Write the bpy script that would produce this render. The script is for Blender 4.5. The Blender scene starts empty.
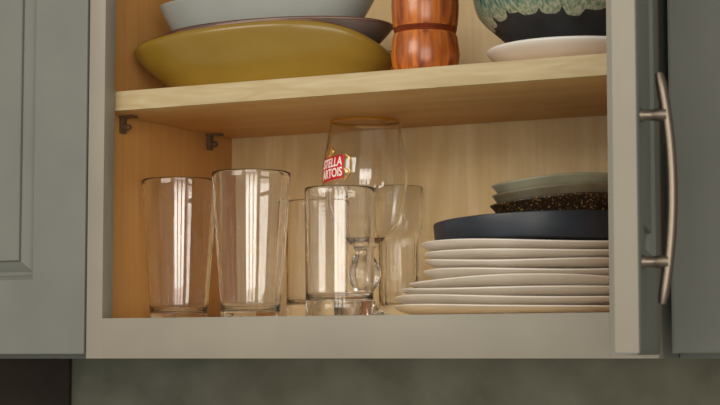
import bpy, bmesh, math, random
from mathutils import Vector, Matrix
random.seed(7)
S = bpy.context.scene
C = S.collection
PI = math.pi
R = math.radians

# ------------------------------------------------------------------ camera
# world: x runs along the cabinet front, y into the cabinet, z up; cabinet underside z = 0
F_PX = 1850.0
cam_d = bpy.data.cameras.new('camera')
cam = bpy.data.objects.new('camera', cam_d)
C.objects.link(cam)
cam_d.sensor_width = 36.0
cam_d.lens = F_PX / 720 * 36.0
cam.location = (1.098, -1.571, 0.0)
cam.rotation_euler = (PI/2 + math.atan((358.5-202.5)/F_PX), 0, math.atan2(.454, .890))
cam_d.clip_start = .05
cam_d.dof.use_dof = True
cam_d.dof.focus_distance = 1.88
cam_d.dof.aperture_fstop = 20
S.camera = cam

# ------------------------------------------------------------------ light
w = bpy.data.worlds.new('world'); S.world = w
w.use_nodes = True
w.node_tree.nodes['Background'].inputs[0].default_value = (1.0, .97, .90, 1)
w.node_tree.nodes['Background'].inputs[1].default_value = .46

def area(name, loc, target, sx, sy, power, col):
    d = bpy.data.lights.new(name, 'AREA'); d.shape = 'RECTANGLE'
    d.size = sx; d.size_y = sy; d.energy = power; d.color = col
    o = bpy.data.objects.new(name, d); C.objects.link(o)
    o.location = loc
    o.rotation_euler = (Vector(target)-Vector(loc)).to_track_quat('-Z', 'Y').to_euler()
    return o
for k in (-1, 0, 1):      # a three-light window behind the camera
    area('window_light', (1.75+k*.60, -2.55+k*.33, .32), (.3+k*.60, .1+k*.33, .2), .50, 1.2, 14.5, (1, .94, .84))
area('room_light', (-.45, -2.5, .98), (.3, .1, .2), 1.4, .9, 37, (1, .94, .84))

S.view_settings.view_transform = 'Standard'
S.view_settings.look = 'None'
S.view_settings.exposure = -0.2
S.view_settings.gamma = 1.0
S.view_settings.use_curve_mapping = False
S.cycles.max_bounces = 24
S.cycles.transmission_bounces = 24
S.cycles.transparent_max_bounces = 32
S.cycles.blur_glossy = 0.0
S.cycles.sample_clamp_indirect = 0.0

# ------------------------------------------------------------------ materials
def srgb(r, g, b):
    f = lambda c: (c/255/12.92) if c/255 <= .04045 else ((c/255+.055)/1.055)**2.4
    return (f(r), f(g), f(b), 1)

def newmat(name):
    m = bpy.data.materials.new(name); m.use_nodes = True
    nt = m.node_tree
    return m, nt, nt.nodes['Principled BSDF']

def noise_mat(name, c1, c2, scale=(20, 20, 20), detail=4, rough=.5, spec=.5, bump=0.0, bscale=None,
              lo=.35, hi=.65, coat=0.0, distort=0.0):
    """procedural paint / wood / clay: two colours mixed by stretched noise"""
    m, nt, p = newmat(name)
    tc = nt.nodes.new('ShaderNodeTexCoord')
    mp = nt.nodes.new('ShaderNodeMapping'); mp.inputs['Scale'].default_value = scale
    nz = nt.nodes.new('ShaderNodeTexNoise'); nz.inputs['Scale'].default_value = 1.0
    nz.inputs['Detail'].default_value = detail; nz.inputs['Distortion'].default_value = distort
    cr = nt.nodes.new('ShaderNodeValToRGB')
    cr.color_ramp.elements[0].position = lo; cr.color_ramp.elements[0].color = c1
    cr.color_ramp.elements[1].position = hi; cr.color_ramp.elements[1].color = c2
    nt.links.new(tc.outputs['Object'], mp.inputs[0]); nt.links.new(mp.outputs[0], nz.inputs['Vector'])
    nt.links.new(nz.outputs[0], cr.inputs[0]); nt.links.new(cr.outputs[0], p.inputs['Base Color'])
    p.inputs['Roughness'].default_value = rough
    p.inputs['Specular IOR Level'].default_value = spec
    p.inputs['Coat Weight'].default_value = coat
    if bump:
        b = nt.nodes.new('ShaderNodeBump'); b.inputs['Strength'].default_value = bump
        b.inputs['Distance'].default_value = .001
        src = nz
        if bscale:
            src = nt.nodes.new('ShaderNodeTexNoise'); src.inputs['Scale'].default_value = bscale
            nt.links.new(tc.outputs['Object'], src.inputs['Vector'])
        nt.links.new(src.outputs[0], b.inputs['Height']); nt.links.new(b.outputs[0], p.inputs['Normal'])
    return m

def wood_mat(name, c1, c2, c3, scale, rings=9.0, fine=(90, 90, 3), rough=.5, spec=.35):
    """veneer: contour lines of a stretched noise (cathedral figure) plus fine fibres"""
    m, nt, p = newmat(name)
    N = nt.nodes.new; L = nt.links.new
    tc = N('ShaderNodeTexCoord')
    mp = N('ShaderNodeMapping'); mp.inputs['Scale'].default_value = scale
    mp.inputs['Location'].default_value = (1.7, .4, .9)
    n1 = N('ShaderNodeTexNoise'); n1.inputs['Scale'].default_value = 1; n1.inputs['Detail'].default_value = 1.5
    L(tc.outputs['Object'], mp.inputs[0]); L(mp.outputs[0], n1.inputs['Vector'])
    mu = N('ShaderNodeMath'); mu.operation = 'MULTIPLY'; mu.inputs[1].default_value = rings*2*PI
    si = N('ShaderNodeMath'); si.operation = 'SINE'
    L(n1.outputs[0], mu.inputs[0]); L(mu.outputs[0], si.inputs[0])
    r1 = N('ShaderNodeMapRange'); r1.inputs['From Min'].default_value = -1; r1.inputs['From Max'].default_value = 1
    L(si.outputs[0], r1.inputs[0])
    m2 = N('ShaderNodeMapping'); m2.inputs['Scale'].default_value = fine
    n2 = N('ShaderNodeTexNoise'); n2.inputs['Scale'].default_value = 1; n2.inputs['Detail'].default_value = 4
    L(tc.outputs['Object'], m2.inputs[0]); L(m2.outputs[0], n2.inputs['Vector'])
    x1 = N('ShaderNodeMix'); x1.data_type = 'RGBA'
    x1.inputs['A'].default_value = c1; x1.inputs['B'].default_value = c2
    L(r1.outputs[0], x1.inputs['Factor'])
    r2 = N('ShaderNodeMapRange'); r2.inputs['From Min'].default_value = .35; r2.inputs['From Max'].default_value = .75
    r2.inputs['To Max'].default_value = .6
    L(n2.outputs[0], r2.inputs[0])
    x2 = N('ShaderNodeMix'); x2.data_type = 'RGBA'; x2.inputs['B'].default_value = c3
    L(r2.outputs[0], x2.inputs['Factor']); L(x1.outputs['Result'], x2.inputs['A'])
    L(x2.outputs['Result'], p.inputs['Base Color'])
    p.inputs['Roughness'].default_value = rough; p.inputs['Specular IOR Level'].default_value = spec
    return m

def dull(c, k): return (c[0]*k, c[1]*k, c[2]*k, 1)
M = {}
M['door_paint'] = noise_mat('door_paint', srgb(110, 111, 104), srgb(117, 118, 110), (9, 9, 9), 3, .5, .35, .06, 400)
M['frame_paint'] = noise_mat('frame_paint', srgb(140, 133, 119), srgb(147, 140, 125), (9, 9, 9), 3, .5, .35, .06, 400)
M['side_veneer'] = wood_mat('side_veneer', srgb(198, 147, 84), srgb(189, 137, 76), srgb(178, 124, 64), (7, 9, 1.6), 5, (150, 150, 5))  # back panel's maple, the light's angle painted in as a more orange tone
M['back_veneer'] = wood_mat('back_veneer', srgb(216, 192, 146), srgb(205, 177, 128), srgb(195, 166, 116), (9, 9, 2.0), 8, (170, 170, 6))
M['shelf_veneer'] = wood_mat('shelf_veneer', srgb(218, 174, 110), srgb(210, 163, 99), srgb(198, 150, 86), (1.6, 9, 9), 5, (5, 150, 150))
M['shelf_edge'] = wood_mat('shelf_edge', srgb(190, 172, 134), srgb(181, 161, 120), srgb(168, 144, 102), (11, 30, 60), 5, (14, 200, 200))
M['wall'] = noise_mat('wall_plaster', srgb(106, 106, 92), srgb(130, 129, 114), (14, 14, 14), 6, .85, .2, .3, 60)
M['dark_wall'] = noise_mat('dark_panel', srgb(50, 42, 36), srgb(62, 52, 44), (12, 12, 12), 5, .7, .2, .2, 60)
M['plate'] = noise_mat('plate_stoneware', srgb(234, 224, 210), srgb(241, 232, 220), (18, 18, 18), 4, .38, .45, .05, 90)
M['dish_white'] = noise_mat('white_porcelain', srgb(222, 220, 212), srgb(230, 228, 222), (12, 12, 12), 3, .3, .5)
M['bowl_grey'] = noise_mat('pale_grey_porcelain', srgb(146, 148, 142), srgb(155, 157, 150), (9, 9, 9), 3, .3, .5)
M['yellow'] = noise_mat('mustard_glaze', srgb(130, 102, 32), srgb(144, 117, 44), (7, 7, 16), 4, .28, .5, .05, 60)
M['brown_rim'] = noise_mat('brown_rim_glaze', srgb(74, 42, 26), srgb(120, 72, 44), (40, 40, 40), 4, .35, .5)
M['lilac'] = noise_mat('grey_lilac_glaze', srgb(62, 48, 41), srgb(112, 99, 91), (9, 9, 9), 4, .3, .5)
M['navy'] = noise_mat('navy_glaze', srgb(32, 36, 43), srgb(46, 53, 62), (16, 16, 40), 5, .42, .5, .05, 90)
M['black_clay'] = noise_mat('black_clay', srgb(44, 43, 44), srgb(56, 55, 56), (40, 40, 40), 4, .55, .4)
M['olive_dish'] = noise_mat('olive_grey_glaze', srgb(128, 126, 104), srgb(150, 146, 122), (30, 30, 30), 4, .35, .5)
M['tan_dish'] = noise_mat('tan_green_glaze', srgb(108, 94, 70), srgb(120, 112, 92), (40, 40, 40), 4, .35, .5)
M['mill_wood'] = noise_mat('oiled_olive_wood', srgb(112, 44, 15), srgb(200, 112, 42), (120, 120, 7), 6, .28, .5, .03, lo=.34, hi=.62, coat=.1, distort=.4)
M['mill_groove'] = noise_mat('dark_groove', srgb(112, 46, 20), srgb(138, 62, 28), (60, 60, 60), 3, .45, .4)  # darker reddish brown than the turned body
M['clip'] = noise_mat('brown_plastic', srgb(92, 70, 54), srgb(110, 84, 64), (60, 60, 60), 2, .25, .5)
M['label_red'] = noise_mat('label_red', srgb(196, 22, 28), srgb(206, 28, 34), (60, 60, 60), 2, .45, .4)
M['label_white'] = noise_mat('label_white', srgb(240, 236, 228), srgb(246, 243, 238), (60, 60, 60), 2, .5, .3)

def metal(name, col, rough):
    m, nt, p = newmat(name)
    p.inputs['Metallic'].default_value = 1; p.inputs['Roughness'].default_value = rough
    nz = nt.nodes.new('ShaderNodeTexNoise'); nz.inputs['Scale'].default_value = 60
    cr = nt.nodes.new('ShaderNodeValToRGB')
    cr.color_ramp.elements[0].color = dull(col, .92); cr.color_ramp.elements[1].color = col
    nt.links.new(nz.outputs[0], cr.inputs[0]); nt.links.new(cr.outputs[0], p.inputs['Base Color'])
    return m
M['nickel'] = metal('brushed_nickel', srgb(128, 116, 103), .40)
M['gold'] = metal('gold_print', srgb(236, 196, 118), .34)

m, nt, p = newmat('clear_glass')
p.inputs['Base Color'].default_value = (1, 1, 1, 1)
p.inputs['Transmission Weight'].default_value = 1; p.inputs['IOR'].default_value = 1.45
nz = nt.nodes.new('ShaderNodeTexNoise'); nz.inputs['Scale'].default_value = 14
mr = nt.nodes.new('ShaderNodeMapRange'); mr.inputs['To Min'].default_value = .0; mr.inputs['To Max'].default_value = .0
nt.links.new(nz.outputs[0], mr.inputs[0]); nt.links.new(mr.outputs[0], p.inputs['Roughness'])
tr = nt.nodes.new('ShaderNodeBsdfTransparent')
mx = nt.nodes.new('ShaderNodeMixShader'); mx.inputs[0].default_value = 1.0   # thin walls: part of the light passes straight
nt.links.new(tr.outputs[0], mx.inputs[1]); nt.links.new(p.outputs[0], mx.inputs[2])
nt.links.new(mx.outputs[0], nt.nodes['Material Output'].inputs[0])
M['glass'] = m

# speckled brown glaze with a worn rim
m, nt, p = newmat('speckled_brown_glaze')
tc = nt.nodes.new('ShaderNodeTexCoord')
vo = nt.nodes.new('ShaderNodeTexNoise'); vo.inputs['Scale'].default_value = 420; vo.inputs['Detail'].default_value = 3
cr = nt.nodes.new('ShaderNodeValToRGB')
cr.color_ramp.elements[0].position = .56; cr.color_ramp.elements[0].color = srgb(46, 34, 25)
cr.color_ramp.elements[1].position = .70; cr.color_ramp.elements[1].color = srgb(150, 114, 66)
nt.links.new(tc.outputs['Object'], vo.inputs['Vector']); nt.links.new(vo.outputs[0], cr.inputs[0])
nt.links.new(cr.outputs[0], p.inputs['Base Color']); p.inputs['Roughness'].default_value = .3
M['speckle'] = m

# reactive drip glaze: cream at the drip ends, teal streaks above
m, nt, p = newmat('teal_drip_glaze')
tc = nt.nodes.new('ShaderNodeTexCoord')
sx = nt.nodes.new('ShaderNodeSeparateXYZ'); nt.links.new(tc.outputs['Object'], sx.inputs[0])
mp = nt.nodes.new('ShaderNodeMapping'); mp.inputs['Scale'].default_value = (300, 300, 24)
nt.links.new(tc.outputs['Object'], mp.inputs[0])
nz = nt.nodes.new('ShaderNodeTexNoise'); nz.inputs['Scale'].default_value = 1; nz.inputs['Detail'].default_value = 4
nt.links.new(mp.outputs[0], nz.inputs['Vector'])
mr = nt.nodes.new('ShaderNodeMapRange')
mr.inputs['From Min'].default_value = .030; mr.inputs['From Max'].default_value = .075
nt.links.new(sx.outputs['Z'], mr.inputs[0])
ad = nt.nodes.new('ShaderNodeMath'); ad.operation = 'MULTIPLY_ADD'
ad.inputs[1].default_value = 1.5; ad.inputs[2].default_value = -.75
nt.links.new(nz.outputs[0], ad.inputs[0])
a2 = nt.nodes.new('ShaderNodeMath'); a2.operation = 'ADD'
nt.links.new(mr.outputs[0], a2.inputs[0]); nt.links.new(ad.outputs[0], a2.inputs[1])
cr = nt.nodes.new('ShaderNodeValToRGB')
e = cr.color_ramp.elements
e[0].position = .05; e[0].color = srgb(176, 176, 148)
e[1].position = .95; e[1].color = srgb(24, 62, 62)
x = e.new(.4); x.color = srgb(118, 134, 110)
x = e.new(.65); x.color = srgb(62, 100, 94)
nt.links.new(a2.outputs[0], cr.inputs[0]); nt.links.new(cr.outputs[0], p.inputs['Base Color'])
p.inputs['Roughness'].default_value = .25
M['drip'] = m

# ------------------------------------------------------------------ builders
def tag(o, label=None, cat=None, group=None, kind=None):
    if label: o['label'] = label
    if cat: o['category'] = cat
    if group: o['group'] = group
    if kind: o['kind'] = kind
    return o

def link(name, me, mat, parent=None, smooth=None):
    me.materials.clear(); me.materials.append(M[mat] if isinstance(mat, str) else mat)
    if smooth is not None:
        me.shade_smooth()
        me.set_sharp_from_angle(angle=R(smooth))
    o = bpy.data.objects.new(name, me); C.objects.link(o)
    if parent: o.parent = parent
    return o

def empty(name, loc=(0, 0, 0), rz=0.0, parent=None):
    o = bpy.data.objects.new(name, None); C.objects.link(o)
    o.empty_display_size = .05
    o.location = loc; o.rotation_euler = (0, 0, rz)
    if parent: o.parent = parent
    return o

def box_bm(x0, x1, y0, y1, z0, z1, bev=0.0, seg=2):
    bm = bmesh.new()
    bmesh.ops.create_cube(bm, size=1)
    for v in bm.verts:
        v.co = Vector(((x0+x1)/2+v.co.x*(x1-x0), (y0+y1)/2+v.co.y*(y1-y0), (z0+z1)/2+v.co.z*(z1-z0)))
    if bev:
        bmesh.ops.bevel(bm, geom=bm.edges[:], offset=bev, segments=seg, affect='EDGES', profile=.5)
    return bm

def to_me(bm, name):
    bmesh.ops.recalc_face_normals(bm, faces=bm.faces[:])
    me = bpy.data.meshes.new(name); bm.to_mesh(me); bm.free(); return me

def box(name, x0, x1, y0, y1, z0, z1, mat, parent=None, bev=.0008):
    bm = box_bm(x0, x1, y0, y1, z0, z1, bev)
    return link(name, to_me(bm, name), mat, parent, 40)

def lathe_me(name, prof, n=64, fn=None, closed=False):
    """revolve (r, z) points; fn(r, z, th) -> (x, y, z) may shape the ring; closed profile = torus-like skin"""
    bm = bmesh.new()
    rings = []
    for (r, z) in prof:
        if r < 1e-7:
            rings.append([bm.verts.new(fn(0, z, 0) if fn else (0, 0, z))])
        else:
            rings.append([bm.verts.new(fn(r, z, 2*PI*k/n) if fn else
                          (r*math.cos(2*PI*k/n), r*math.sin(2*PI*k/n), z)) for k in range(n)])
    pairs = list(zip(rings[:-1], rings[1:]))
    if closed: pairs.append((rings[-1], rings[0]))
    for a, b in pairs:
        for k in range(n):
            k2 = (k+1) % n
            if len(a) == 1 and len(b) == 1: continue
            if len(a) == 1: bm.faces.new((a[0], b[k2], b[k]))
            elif len(b) == 1: bm.faces.new((a[k], a[k2], b[0]))
            else: bm.faces.new((a[k], a[k2], b[k2], b[k]))
    return to_me(bm, name)

def tube_bm(bm, pts, rad, n=10):
    """sweep a circle (radius or list of radii) along points, capped"""
    pts = [Vector(q) for q in pts]
    rings = []
    up = Vector((.123, .456, .88)).normalized()
    for i, q in enumerate(pts):
        t = (pts[min(i+1, len(pts)-1)]-pts[max(i-1, 0)]).normalized()
        a = t.cross(up).normalized(); b = t.cross(a).normalized()
        r = rad[i] if isinstance(rad, (list, tuple)) else rad
        rings.append([bm.verts.new(q+a*r*math.cos(2*PI*k/n)+b*r*math.sin(2*PI*k/n)) for k in range(n)])
    for A, B in zip(rings[:-1], rings[1:]):
        for k in range(n): bm.faces.new((A[k], A[(k+1) % n], B[(k+1) % n], B[k]))
    bm.faces.new(rings[0]); bm.faces.new(rings[-1][::-1])

def smooth_prof(pts, sub=5):
    """Catmull-Rom through (r, z) points"""
    out = []
    P = [pts[0]]+list(pts)+[pts[-1]]
    for i in range(1, len(P)-2):
        for k in range(sub):
            t = k/sub
            o = []
            for d in (0, 1):
                a, b, c, e = P[i-1][d], P[i][d], P[i+1][d], P[i+2][d]
                o.append(.5*(2*b+(c-a)*t+(2*a-5*b+4*c-e)*t*t+(3*b-a-3*c+e)*t**3))
            out.append((max(o[0], 0), o[1]))
    out.append(pts[-1]); return out

# ------------------------------------------------------------------ dimensions
W = .546            # opening width
RAIL = .041         # bottom rail height = cabinet floor
DEP = .288          # back panel
SH_B, SH_T = .2575, .278   # shelf underside / top
TOP = .66
FT = .019           # face frame thickness
SL, SR = -.0195, W+.0450    # outer edges of the stiles
XL, XR = -.020, W+.020     # inner faces of the side panels

# ------------------------------------------------------------------ wall
o = link('wall_back', to_me(box_bm(-.2535, 3.2, DEP+.012, DEP+.112, -1.2, 1.6), 'wall_back'), 'wall')
tag(o, kind='structure')
o = link('wall_left', to_me(box_bm(-2.6, -.2535, DEP+.006, DEP+.112, -1.2, 1.6), 'wall_left'), 'dark_wall')
tag(o, kind='structure')

# ------------------------------------------------------------------ the open cabinet
cab = empty('wall_cabinet', (0, 0, 0))
tag(cab, 'open wall cabinet with beige face frame and wood veneer interior holding glasses and plates', 'cabinet')
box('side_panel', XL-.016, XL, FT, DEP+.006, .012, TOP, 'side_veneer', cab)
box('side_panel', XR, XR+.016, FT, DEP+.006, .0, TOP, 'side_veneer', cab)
box('outer_skin', XR+.0161, SR-.0005, FT, DEP+.006, .0, TOP, 'door_paint', cab)
box('back_panel', XL, XR, DEP, DEP+.006, .004, TOP, 'back_veneer', cab)
box('bottom_panel', XL, XR, FT, DEP, RAIL-.016, RAIL, 'back_veneer', cab)
box('top_panel', XL-.016, XR+.016, FT, DEP+.006, TOP, TOP+.016, 'shelf_veneer', cab)
tag(box('stile', SL, 0, 0, FT, 0, TOP+.016, 'frame_paint', cab, .0002), 'beige painted upright of the face frame')
tag(box('stile', W, SR, 0, FT, 0, TOP+.016, 'frame_paint', cab, .0002), 'beige painted upright of the face frame')
box('rail', 0, W, 0, FT, 0, RAIL, 'frame_paint', cab, .0002)
box('rail', 0, W, 0, FT, TOP-.03, TOP+.016, 'frame_paint', cab, .0002)
sh = box('shelf', XL+.001, XR-.001, FT+.004, DEP-.001, SH_B, SH_T, 'shelf_veneer', cab)
box('edge_band', XL+.001, XR-.001, FT+.001, FT+.0039, SH_B, SH_T, 'shelf_edge', sh)

def clip_mesh():
    bm = box_bm(0, .0035, -.0035, .0035, -.017, 0, .001)
    b2 = box_bm(0, .013, -.0045, .0045, -.0022, 0, .0008)
    tmp = bpy.data.meshes.new('t'); b2.to_mesh(tmp); b2.free(); bm.from_mesh(tmp); bpy.data.meshes.remove(tmp)
    tmp = lathe_me('t', [(0, 0), (.0032, 0), (.0032, .006), (.0022, .0075), (0, .0075)], 12)
    tmp.transform(Matrix.Translation((.0012, 0, -.011)) @ Matrix.Rotation(PI/2, 4, 'Y'))
    bm.from_mesh(tmp); bpy.data.meshes.remove(tmp)
    return to_me(bm, 'shelf_clip')
cm = clip_mesh()
for (x, y, sgn) in ((XL, .060, 0), (XL, .236, 0), (XR, .045, 1), (XR, .236, 1)):
    o = link('shelf_clip', cm, 'clip', cab, 40)
    o.location = (x, y, SH_B); o.rotation_euler = (0, 0, PI*sgn); o.scale = (1.35, 1.35, 1.1)

# ------------------------------------------------------------------ raised panel doors
def door_parts(parent, w, h, t, stile=.064, rail=.080, edge=None, rw=.003):
    """door leaf: x 0..w, outer face y = 0, back face y = t, z 0..h"""
    ch = .005
    def frame_poly(name, quad):
        """quad: outer two and inner two corners (x, z), mitred"""
        bm = bmesh.new()
        (a, b, c, d) = quad          # a, b on the outside; c, d on the inside
        ctr = Vector((w/2, h/2))
        def ins(pt, k): 
            v = Vector(pt); sx = 1 if v.x < ctr.x else -1; sz = 1 if v.y < ctr.y else -1
            return (v.x+sx*k, v.y+sz*k)
        rows = []
        prof = [('o', 0, t), ('o', 0, rw), ('o', rw*.3, rw*.3), ('o', rw, 0), ('i', -ch, 0), ('i', -ch+.0006, .0008), ('i', -.001, .0048), ('i', 0, .0075), ('i', 0, t*.70), ('i', -.006, t)]
        for (side, k, y) in prof:
            pa, pb = (a, b) if side == 'o' else (d, c)
            pa, pb = ins(pa, k), ins(pb, k)
            rows.append((bm.verts.new((pa[0], y, pa[1])), bm.verts.new((pb[0], y, pb[1]))))
        rows.append(rows[0])
        for q, r_ in zip(rows[:-1], rows[1:]):
            bm.faces.new((q[0], q[1], r_[1], r_[0]))
        bm.faces.new([q[0] for q in rows[:-1]]); bm.faces.new([q[1] for q in rows[:-1]][::-1])
        return link(name, to_me(bm, name), 'door_paint', parent)
    s, r_ = stile, rail
    frame_poly('stile', ((0, 0), (0, h), (s, h-r_), (s, r_)))
    frame_poly('stile', ((w, 0), (w, h), (w-s, h-r_), (w-s, r_)))
    frame_poly('rail', ((0, 0), (w, 0), (w-s, r_), (s, r_)))
    frame_poly('rail', ((0, h), (w, h), (w-s, h-r_), (s, h-r_)))
    # raised panel: flat tongue, sloping bevel, raised field
    bm = bmesh.new()
    rows = []
    for k, y in ((-.0015, t*.75), (-.0015, .0125), (.0040, .0125), (.0150, .0060), (.0154, .0030), (.0164, .0020)):
        x0, x1, z0, z1 = s+k, w-s-k, r_+k, h-r_-k
        rows.append([bm.verts.new(q) for q in ((x0, y, z0), (x1, y, z0), (x1, y, z1), (x0, y, z1))])
    for A, B in zip(rows[:-1], rows[1:]):
        for k in range(4): bm.faces.new((A[k], A[(k+1) % 4], B[(k+1) % 4], B[k]))
    bm.faces.new(rows[-1]); bm.faces.new(rows[0][::-1])
    link('panel', to_me(bm, 'panel'), 'door_paint', parent)

# left neighbour, closed
DB = .0043
lc = empty('wall_cabinet', (0, 0, 0))
tag(lc, 'closed wall cabinet with grey-green raised panel door above the dark brown wall', 'cabinet')
box('carcass', -.72, XL-.0165, .0400, DEP+.004, 0, TOP+.016, 'door_paint', lc)
box('face_frame', -.72, -.08, .0200, .0400, .02, TOP+.016, 'frame_paint', lc, 0)
d = empty('door', (SL-.0022-.50, -.0012, DB), parent=lc)
door_parts(d, .50, TOP, .019, .0710, .0830, rw=.0014)

# right neighbour, closed
rc = empty('wall_cabinet', (0, 0, 0))
tag(rc, 'closed wall cabinet beside the open door, only its plain door edge showing', 'cabinet')
box('carcass', SR+.0005, 1.25, .0600, DEP+.004, 0, TOP+.016, 'door_paint', rc)
box('face_frame', .62, 1.25, .0108, .0600, .02, TOP+.016, 'door_paint', rc, 0)
d = empty('door', (.6050, -.0085, DB), parent=rc)
door_parts(d, .55, TOP, .019, .085, .085)

# open door of the middle cabinet, swung out past a right angle, outer face looking right
phi = R(104.9)
DWID = .275
hx, hy = .5995, -.021
dv = Vector((-math.cos(phi), -math.sin(phi), 0))
# local x runs from the free edge to the hinge so that local -y (outer face) looks right
fx = Vector((hx, hy, 0))+dv*DWID
ang = math.atan2(-dv.y, -dv.x)
od = empty('door', (fx.x, fx.y, .003), ang, parent=cab)
tag(od, 'grey-green raised panel door swung open with brushed bow handle')
T = .019
door_parts(od, DWID, TOP, T, .062, .085)
tag(box('edge_band', -.0006, -.0001, .0012, T-.0006, .001, TOP-.001, 'frame_paint', od, .0002), 'beige edge of the open door')

# bow handle on the outer face near the free edge
def handle():
    bm = bmesh.new()
    zc, half, L = .1225, .0545, .0855
    hxl = .026
    for s in (-1, 1):
        z = zc+s*half
        tube_bm(bm, [(hxl, 0, z), (hxl, -.0015, z), (hxl, -.004, z), (hxl, -.010, z), (hxl, -.016, z), (hxl, -.0195, z)],
                [.0052, .0052, .0038, .0044, .0054, .0056], 14)
    pts, rad = [], []
    for k in range(25):
        t = -1+2*k/24
        pts.append((hxl, -.0228+.0085*t*t, zc+L*t)); rad.append(.0042 if abs(t) < .97 else .003)
    tube_bm(bm, pts, rad, 12)
    return link('handle', to_me(bm, 'handle'), 'nickel', od, 40)
tag(handle(), 'brushed nickel bow handle')

# ------------------------------------------------------------------ glasses on the cabinet floor
FZ = RAIL+.0003
def glass_profile(ro, h, base, wall):
    """ro(z) outer radius; closed solid profile incl. inside"""
    prof = [(0, .0015), (ro(0)*.80, .0012), (ro(0)*.90, 0)]
    for k in range(0, 21):
        z = .0012 + (h-.0024)*k/20
        prof.append((ro(z), z))
    prof += [(ro(h)-.0005, h-.0004), (ro(h)-wall*.5, h), (ro(h)-wall*.9, h-.0006)]
    for k in range(20, -1, -1):
        z = base+.004 + (h-.003-base-.004)*k/20
        prof.append((ro(z)-wall, z))
    prof += [(ro(base)-wall-.002, base+.0015), ((ro(base)-wall)*.75, base+.0004), (0, base)]
    return prof

def pint_mesh():
    h = .1492
    def ro(z): return .0302+(.0410-.0302)*(z/h)**.95
    return lathe_me('pint_glass', glass_profile(ro, h, .0062, .0021), 72)
pm = pint_mesh()
for (x, y, lb) in ((.0280, .1010, 'tapered clear pint glass standing next to the wooden side panel'),
                   (.138, .065, 'tapered clear pint glass between the other pint glass and the straight tumblers')):
    o = link('pint_glass', pm, 'glass', None, 50); o.location = (x, y, FZ); o.rotation_euler[2] = x*9
    tag(o, lb, 'glass', 'pint glasses on the cabinet floor')

def tumbler_mesh():
    h = .1308
    def ro(z):
        r = .0342+.0016*(z/h)
        return r-.0015*math.exp(-z/.0025)
    return lathe_me('tumbler', glass_profile(ro, h, .0165, .0022), 72)
tm = tumbler_mesh()
for (x, y, lb) in ((.2306, .084, 'straight clear tumbler with thick base standing in front of the red label chalice'),
                   (.135, .2147, 'straight clear tumbler half hidden behind the pint glass and front tumbler')):
    o = link('tumbler_glass', tm, 'glass', None, 50); o.location = (x, y, FZ); o.rotation_euler[2] = x*7
    tag(o, lb, 'glass', 'straight tumblers on the cabinet floor')

# tall glass with panelled lower body
def panel_glass():
    h = .147
    pr = [(0, .001), (.018, .001), (.0205, 0), (.0215, .002), (.0215, .02), (.0217, .05), (.0219, .08), (.0222, .090), (.0232, .0945), (.0250, .099), (.0256, .105), (.0258, .12), (.0262, h-.001),
          (.0258, h), (.0250, h-.0006), (.0243, .12), (.0238, .105), (.022, .099), (.0195, .092), (.0190, .08), (.0182, .05), (.0175, .022), (.015, .0165), (0, .016)]
    out = {i for i in range(3, 8)}
    idx = {}
    def fn(r, z, th):
        k = 0
        if .0205 <= r <= .0225 and z < .091: k = 1
        if k:
            n = 10; a = (th % (2*PI/n))-PI/n
            r = r*(.93+.07*(1-math.cos(PI/n))/(1-math.cos(PI/n)))*math.cos(PI/n)/math.cos(a)*1.02
        return (r*math.cos(th), r*math.sin(th), z)
    return lathe_me('panelled_glass', pr, 80, fn)
o = link('panelled_glass', panel_glass(), 'glass', None, 25); o.location = (.2128, .2585, FZ)
tag(o, 'narrow clear glass with panelled lower body standing behind the stemmed chalice', 'glass')

# stemmed chalice
BOWL = [(.0105, .0755), (.0196, .0835), (.031, .095), (.041, .1195), (.0452, .140), (.0462, .152), (.0448, .166), (.0424, .1785), (.0392, .196), (.0366, .2106)]
BOWLS = smooth_prof(BOWL, 6)
def bowl_r(z):
    for (r0, z0), (r1, z1) in zip(BOWLS[:-1], BOWLS[1:]):
        if z0 <= z <= z1: return r0+(r1-r0)*(z-z0)/(z1-z0)
    return BOWLS[-1][0]
CH = empty('beer_chalice', (.213, .176, FZ))
tag(CH, 'stemmed beer chalice with gold rim and red label, standing behind the front tumbler', 'glass')
foot = [(0, .001), (.034, .001), (.0375, 0), (.0385, .0015), (.0375, .0035), (.028, .0058), (.018, .0095), (.0115, .0165), (.0088, .024),
        (.0098, .031), (.0140, .0375), (.0163, .046), (.0158, .054), (.0118, .0625), (.0092, .068), (.0090, .0725)]
wt = .0019
inner = [(max(r-wt, .004), z+.0004) for (r, z) in BOWLS if z > .084]
prof = smooth_prof(foot, 4)+BOWLS+[(BOWLS[-1][0]-wt*.5, .2112)]+inner[::-1]+[(.012, .0838), (0, .0825)]
o = link('glass_body', lathe_me('glass_body', prof, 96), 'glass', CH, 60)
zt = .2106
link('gold_rim', lathe_me('gold_rim', [(bowl_r(zt-.0024)+.0004, zt-.0024), (bowl_r(zt)+.0004, zt), (bowl_r(zt)-wt*.5, zt+.0011),
     (bowl_r(zt)-wt-.0003, zt), (bowl_r(zt)-wt*.5, zt+.0007)], 96, closed=True), 'gold', CH, 60)

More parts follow.
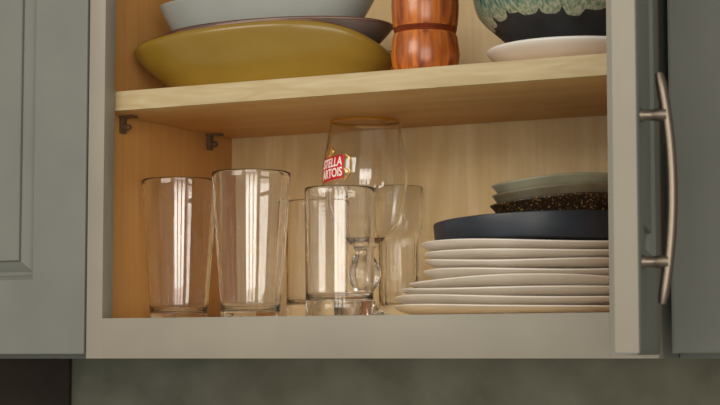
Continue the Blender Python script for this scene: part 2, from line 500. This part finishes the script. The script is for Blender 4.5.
AZ = R(-63.1)
def on_bowl(a, z, off): 
    r = bowl_r(z)+off
    return (r*math.cos(a), r*math.sin(a), z)
LR = .0455
LAZ = AZ-R(48)
LZ = .1575
SLOPE = .10
def wrap(u, v, off):     # u right along the label, v up, metres
    return on_bowl(LAZ+u/LR, LZ+v+u*SLOPE, off)
def patch(name, poly_lo, poly_hi, nu, mat, off, th, parent):
    """label patch: for u in range, v from poly_lo(u) to poly_hi(u)"""
    bm = bmesh.new(); rows = []
    u0, u1 = -.0195, .0150
    for side in (off+th, off):
        rr = []
        for i in range(nu+1):
            u = u0+(u1-u0)*i/nu
            rr.append([bm.verts.new(wrap(u, poly_lo(u)+(poly_hi(u)-poly_lo(u))*j/8, side)) for j in range(9)])
        rows.append(rr)
    f, b = rows
    for i in range(nu):
        for j in range(8):
            bm.faces.new((f[i][j], f[i+1][j], f[i+1][j+1], f[i][j+1]))
            bm.faces.new((b[i][j], b[i][j+1], b[i+1][j+1], b[i+1][j]))
    for i in range(nu):
        bm.faces.new((f[i][0], b[i][0], b[i+1][0], f[i+1][0])); bm.faces.new((f[i][8], f[i+1][8], b[i+1][8], b[i][8]))
    for j in range(8):
        bm.faces.new((f[0][j], f[0][j+1], b[0][j+1], b[0][j])); bm.faces.new((f[nu][j], b[nu][j], b[nu][j+1], f[nu][j+1]))
    return link(name, to_me(bm, name), mat, parent, 60)
lab = patch('label', lambda u: -.0125, lambda u: .0125, 24, 'label_red', .0002, .0003, CH)
tag(lab, 'red label with white lettering')
def letters(txt, size, u, v, parent):
    cu = bpy.data.curves.new('lettering', 'FONT'); cu.body = txt; cu.size = size; cu.align_x = 'CENTER'
    cu.extrude = .00015; cu.offset = .00022; cu.resolution_u = 4; cu.space_character = .98
    tmp = bpy.data.objects.new('tmp_text', cu); C.objects.link(tmp)
    bpy.context.view_layer.update()
    dg = bpy.context.evaluated_depsgraph_get()
    me = bpy.data.meshes.new_from_object(tmp.evaluated_get(dg))
    C.objects.unlink(tmp); bpy.data.objects.remove(tmp)
    bm = bmesh.new(); bm.from_mesh(me); bpy.data.meshes.remove(me)
    bmesh.ops.triangulate(bm, faces=bm.faces[:])
    for vtx in bm.verts:
        x, y, z = vtx.co
        vtx.co = wrap(x*.80+u, y*1.12+v, .00075+z)
    return link('lettering', to_me(bm, 'lettering'), 'label_white', parent)
letters('STELLA', .0118, -.0022, .0014, lab)
letters('ARTOIS', .0118, -.0022, -.0098, lab)
# gold scrolls and horn emblem printed round the label
def gold_line(name, uv, rad):
    bm = bmesh.new()
    tube_bm(bm, [wrap(u, v, .0004) for (u, v) in uv], rad, 6)
    return link(name, to_me(bm, name), 'gold', CH, 60)
gold_line('gold_scroll', [(.0162+.0075*math.sin(PI*k/14)+.001*math.sin(3*PI*k/14), .0125-.0275*k/14) for k in range(15)], .0011)
gold_line('gold_scroll', [(.0162+.0045*math.sin(PI*k/14), -.0150+.012*k/14) for k in range(15)], .0009)
gold_line('gold_scroll', [(-.0195+.036*k/16, -.0142) for k in range(17)], .0004)
gold_line('gold_horn', [(-.006+.0052*math.cos(R(200)+R(260)*k/16)*(1-.02*k), .0188+.0052*math.sin(R(200)+R(260)*k/16)*(1-.02*k)) for k in range(17)],
          [.0006+.0011*k/16 for k in range(17)])
gold_line('gold_horn', [(-.006, .0128+.0155*k/8) for k in range(9)], [.0017-.0011*k/8 for k in range(9)])
gold_line('gold_scroll', [(-.011+.002*math.sin(k*.8), .0128+.0075*k/8) for k in range(9)], .0010)
gold_line('gold_scroll', [(.0005-.002*math.sin(k*.8), .0128+.0065*k/8) for k in range(9)], .0010)

# ------------------------------------------------------------------ plates
def plate_mesh(Rp, th, seed):
    rnd = random.Random(seed)
    ph = [rnd.uniform(0, 2*PI) for _ in range(5)]
    def fn(r, z, t):
        k = (r/Rp)**3
        rr = r*(1+k*(.010*math.cos(2*t+ph[0])+.006*math.cos(3*t+ph[1])+.004*math.cos(5*t+ph[2])))
        zz = z+k*k*(.0017*math.cos(2*t+ph[3])+.0010*math.cos(3*t+ph[4]))
        return (rr*math.cos(t), rr*math.sin(t), zz)
    h = th
    pr = [(0, .0), (Rp*.66, 0), (Rp*.78, .0006), (Rp*.87, h*.20), (Rp*.945, h*.48), (Rp*.985, h*.72), (Rp, h*.86), (Rp*.997, h*.95), (Rp*.985, h), (Rp*.965, h*.985), (Rp*.93, h*.86), (Rp*.85, h*.72), (0, h*.68)]
    return lathe_me('plate', pr, 96, fn)
plates = [  # centre x, centre y, radius  (bottom to top)
    (.405, .1535, .1310), (.405, .1545, .1305), (.406, .159, .1270), (.408, .160, .1235), (.412, .160, .1130), (.413, .157, .1110), (.413, .158, .1120), (.412, .157, .1125)]
ordn = ['bottom white stoneware plate in the tall stack on the cabinet floor',
        'second white stoneware plate from the bottom of the tall stack',
        'third white stoneware plate from the bottom of the tall stack',
        'fourth white stoneware plate from the bottom of the tall stack',
        'fifth white stoneware plate from the bottom of the tall stack',
        'third white stoneware plate below the navy dish in the tall stack',
        'second white stoneware plate below the navy dish in the tall stack',
        'topmost white stoneware plate of the tall stack directly under the navy dish']
PP = .0090
for i, (x, y, rp) in enumerate(plates):
    o = link('plate', plate_mesh(rp, .0093, 30+i), 'plate', None, 60)
    o.location = (x, y, FZ+i*PP)
    tag(o, ordn[i], 'plate', 'white plates stacked on the cabinet floor')
Z0 = FZ+7*PP+.0100

def oval(name, prof, a, b, n=96, wob=(0, 0, 0, 0), exp=2.0, blunt=0.0, dip=0.0):
    """dish on a superellipse plan: prof r in 0..1 (fraction of half-length), half-length a, half-width b"""
    zmax = max(q[1] for q in prof)
    def fn(r, z, t):
        c, s = math.cos(t), math.sin(t)
        k = (abs(c)**exp+abs(s)**exp)**(-1/exp)
        k *= 1+r*r*wob[0]*math.cos(3*t+wob[1])
        if blunt and r > 0: r = r**(1-blunt*max(0, c)**2)
        z = max(z, 0)
        zf = min(1, z/zmax)      # the foot stays flat, only the rim waves
        return (a*r*k*c, b*r*k*s, z+zf*(r**4*wob[2]*math.cos(2*t+wob[3])-dip*r**6*max(0, c)**6))
    return lathe_me(name, prof, n, fn)

# navy dish: upright wall
rn = .1025
prof = [(0, 0), (rn*.94, 0), (rn*.975, .0012), (rn*.985, .004), (rn, .0225), (rn*.998, .0242), (rn*.985, .0250), (rn*.965, .0245), (rn*.955, .022), (rn*.94, .0075), (rn*.90, .0055), (0, .0050)]
o = link('serving_dish', lathe_me('serving_dish', prof, 96, lambda r, z, t: (r*math.cos(t), r*math.sin(t), z*(.92+.17*(r/rn)*math.cos(t+R(10))) if r else z*.92)), 'navy', None, 50); o.location = (.415, .155, Z0)
tag(o, 'dark navy straight-sided dish resting on the stack of white plates', 'dish')

# three small nested dishes on it
def small_dish(name, rim_h, th, a, b, wob, mat):
    prof = [(0, 0), (.60, 0), (.66, .001), (.80, rim_h*.45), (.95, rim_h*.86), (1.0, rim_h), (.985, rim_h+.0014), (.965, rim_h+.0006), (.90, rim_h*.86), (.76, rim_h*.45+th*.7), (.62, th+.0006), (0, th)]
    return oval(name, smooth_prof(prof, 3), a, b, 96, wob, 2.2)
zz = Z0+.0072
specs = [('bottom', .0335, .074, .060, 'speckle', 'dark brown speckled small dish resting in the navy dish', (.03, .7, .0034, 2.5)),
         ('mid', .0335, .0715, .058, 'tan_dish', 'tan and green small dish nested in the speckled brown dish', (.03, .7, .0034, 2.5)),
         ('top', .0335, .0712, .0577, 'olive_dish', 'pale olive grey small dish, topmost of the three nested dishes', (.03, .7, .0034, 2.5))]
for i, (nm, rh, a, b, mt, lb, wob) in enumerate(specs):
    t = empty('small_dish', (.4445-i*.0005, .155, zz+i*.0099), R(27))
    t.rotation_euler = (0, R(-1.6), R(27))
    tag(t, lb, 'dish', 'small nested dishes on the navy dish')
    link('body', small_dish('body', rh, .007, a, b, wob, mt), mt, t, 60)

# ------------------------------------------------------------------ things on the shelf
ST = SH_T+.0003
# mustard oval bowl with brown rim
def deep_oval(name, a, b, h, foot, th, wob, n=112, blunt=0.0, dip=0.0):
    prof = [(0, .0015), (foot*.9, .0012), (foot, 0), (foot+.04, .0012), (foot+(1-foot)*.45, h*.36), (foot+(1-foot)*.82, h*.76), (1.0, h), (.992, h+.0016), (.975, h+.0012),
            (foot+(1-foot)*.78, h*.76), (foot+(1-foot)*.38, h*.38), (foot*.95, th+.003), (foot*.7, th), (0, th)]
    return oval(name, smooth_prof(prof, 4), a, b, n, wob, 2.15, blunt, dip)
def round_oval(name, a, b, h, foot, th, wob, n=112, blunt=0.0, dip=0.0):
    q = 1-foot
    prof = [(0, .0015), (foot*.9, .0012), (foot, 0), (foot+.04, .001), (foot+q*.36, h*.23), (foot+q*.70, h*.51), (foot+q*.93, h*.78), (1.0, h*.90), (.99, h*.965), (.972, h),
            (.955, h*.985), (.955, h*.87), (foot+q*.80, h*.74), (foot+q*.58, h*.50), (foot+q*.25, h*.26), (foot*.95, th+.002), (foot*.7, th), (0, th)]
    return oval(name, smooth_prof(prof, 4), a, b, n, wob, 2.15, blunt, dip)
def rim_ring(name, a, b, h, wob, n=112, blunt=0.0, dip=0.0):
    prof = [(1.0015, h-.0006), (.9985, h+.0022), (.985, h+.0028), (.968, h+.0018), (.965, h+.0008), (.99, h+.0004)]
    me = oval(name, prof, a, b, n, wob, 2.15, blunt, dip)
    return me
YB = empty('oval_bowl', (.128, .105, ST), R(4))
tag(YB, 'large mustard yellow oval bowl on the shelf with a thin brown rim', 'bowl')
wy = (.012, .4, .0052, 2.44)
link('body', round_oval('body', .1470, .085, .0565, .61, .006, wy, 112, .6, .021), 'yellow', YB, 60)
link('rim', rim_ring('rim', .1428, .0826, .0555, wy, 112, .6, .021), 'brown_rim', YB, 60)
# nested dish with grey glaze
ND = empty('oval_bowl', (.142, .110, ST+.0165), R(3))
tag(ND, 'grey glazed oval dish with dark brown rim nested in the mustard bowl', 'bowl')
wn = (.012, 1.2, .001, 3.0)
link('body', deep_oval('body', .130, .070, .0475, .56, .005, wn), 'lilac', ND, 60)
link('rim', rim_ring('rim', .130, .070, .0475, wn), 'brown_rim', ND, 60)
# pale bowl on top
WB = empty('oval_bowl', (.129, .108, ST+.0355), R(2))
tag(WB, 'pale grey white oval bowl stacked inside the brown rimmed dish', 'bowl')
ww = (.015, .2, .002, 1.0)
link('body', deep_oval('body', .124, .062, .062, .64, .006, ww), 'bowl_grey', WB, 60)

# pepper mill
PM = empty('pepper_mill', (.331, .075, ST))
tag(PM, 'turned reddish brown wooden pepper mill standing on the shelf', 'pepper mill')
rm = .0342
low = [(0, 0), (.0300, 0), (.0312, .0008), (.0308, .0038), (.0313, .0046), (.0316, .0054), (.0330, .011), (rm, .020), (.0334, .029), (.0322, .038), (.0308, .0418), (.0295, .0425), (0, .0425)]
link('lower_body', lathe_me('lower_body', low, 64), 'mill_wood', PM, 30)
link('groove', lathe_me('groove', [(0, .0425), (.0298, .0425), (.0305, .0433), (.0300, .0441), (.0312, .0449), (.0304, .0458), (.0316, .0467), (.0310, .0475), (0, .0477)], 64), 'mill_groove', PM, 30)
up = [(0, .0478), (.0313, .0478), (.0322, .050), (.0332, .060), (.0336, .070), (.0330, .082), (.0312, .098), (.0282, .116), (.0262, .130), (.0268, .138), (.0282, .143), (.0275, .146), (0, .146)]
link('upper_body', lathe_me('upper_body', up, 64), 'mill_wood', PM, 30)
hd = [(0, .1465), (.0268, .1465), (.0285, .150), (.0300, .160), (.0290, .172), (.0240, .184), (.0150, .192), (.0080, .194), (0, .194)]
link('head', lathe_me('head', hd, 64), 'mill_wood', PM, 30)
link('knob', lathe_me('knob', smooth_prof([(0, .1942), (.005, .1942), (.0045, .197), (.0075, .201), (.008, .205), (.0055, .210), (0, .212)], 3), 24), 'nickel', PM, 40)

# white plate and drip-glazed bowl
rp = .088
prof = [(0, .0015), (rp*.55, .0015), (rp*.57, 0), (rp*.62, 0), (rp*.66, .0030), (rp*.82, .0085), (rp*.95, .0155), (rp*.995, .0192), (rp, .0210), (rp*.985, .0222), (rp*.95, .0212), (rp*.82, .0160), (rp*.66, .0110), (0, .0100)]
o = link('plate', lathe_me('plate', smooth_prof(prof, 3), 96), 'dish_white', None, 60); o.location = (.471, .126, ST+.0002)
tag(o, 'single white plate on the shelf under the teal drip glazed bowl', 'plate')
DBW = empty('drip_bowl', (.4655, .131, ST+.0112))
tag(DBW, 'deep black bowl with teal and cream dripping glaze standing on the white plate', 'bowl')
BP = smooth_prof([(.046, .004), (.060, .0165), (.0725, .0275), (.0845, .0385), (.0930, .049), (.0970, .062), (.0985, .078), (.0988, .094)], 6)
def br(z):
    for (r0, z0), (r1, z1) in zip(BP[:-1], BP[1:]):
        if z0 <= z <= z1: return r0+(r1-r0)*(z-z0)/(z1-z0)
    return BP[-1][0]
prof = [(0, .002), (.038, .002), (.040, 0), (.044, 0)]+BP+[(.0983, .0960), (.0965, .0955)]+[(r-.0045, z+.001) for (r, z) in BP[::-1] if z > .012]+[(.03, .0085), (0, .008)]
link('body', lathe_me('body', prof, 96), 'black_clay', DBW, 60)
bm = bmesh.new(); rows = []
nth = 240
rnd = random.Random(4)
drips = [(i+rnd.uniform(-.25, .25), rnd.uniform(.003, .012), rnd.uniform(.25, .4)) for i in range(26)]
def zb(th):
    q = th/(2*PI)*26; z = .0425+.002*math.sin(3*th)
    dz = 0
    for (c, l, wd) in drips:
        dd = abs((q-c+13) % 26-13)
        dz = max(dz, l*max(0, 1-(dd/(wd*1.9))**4)**.5 if dd < wd*1.9 else 0)
    return z-dz
for k in range(nth):
    th = 2*PI*k/nth; z0 = zb(th); col = []
    for j in range(15):
        z = z0+(.0945-z0)*(j/14)**1.2
        off = -.0003 if j == 0 else (.0007 if j == 1 else .0009)
        col.append(bm.verts.new(((br(z)+off)*math.cos(th), (br(z)+off)*math.sin(th), z)))
    rows.append(col)
for k in range(nth):
    A, B = rows[k], rows[(k+1) % nth]
    for j in range(14): bm.faces.new((A[j], B[j], B[j+1], A[j+1]))
tag(link('drip_glaze', to_me(bm, 'drip_glaze'), 'drip', DBW, 60), 'teal glaze running down in cream drips')
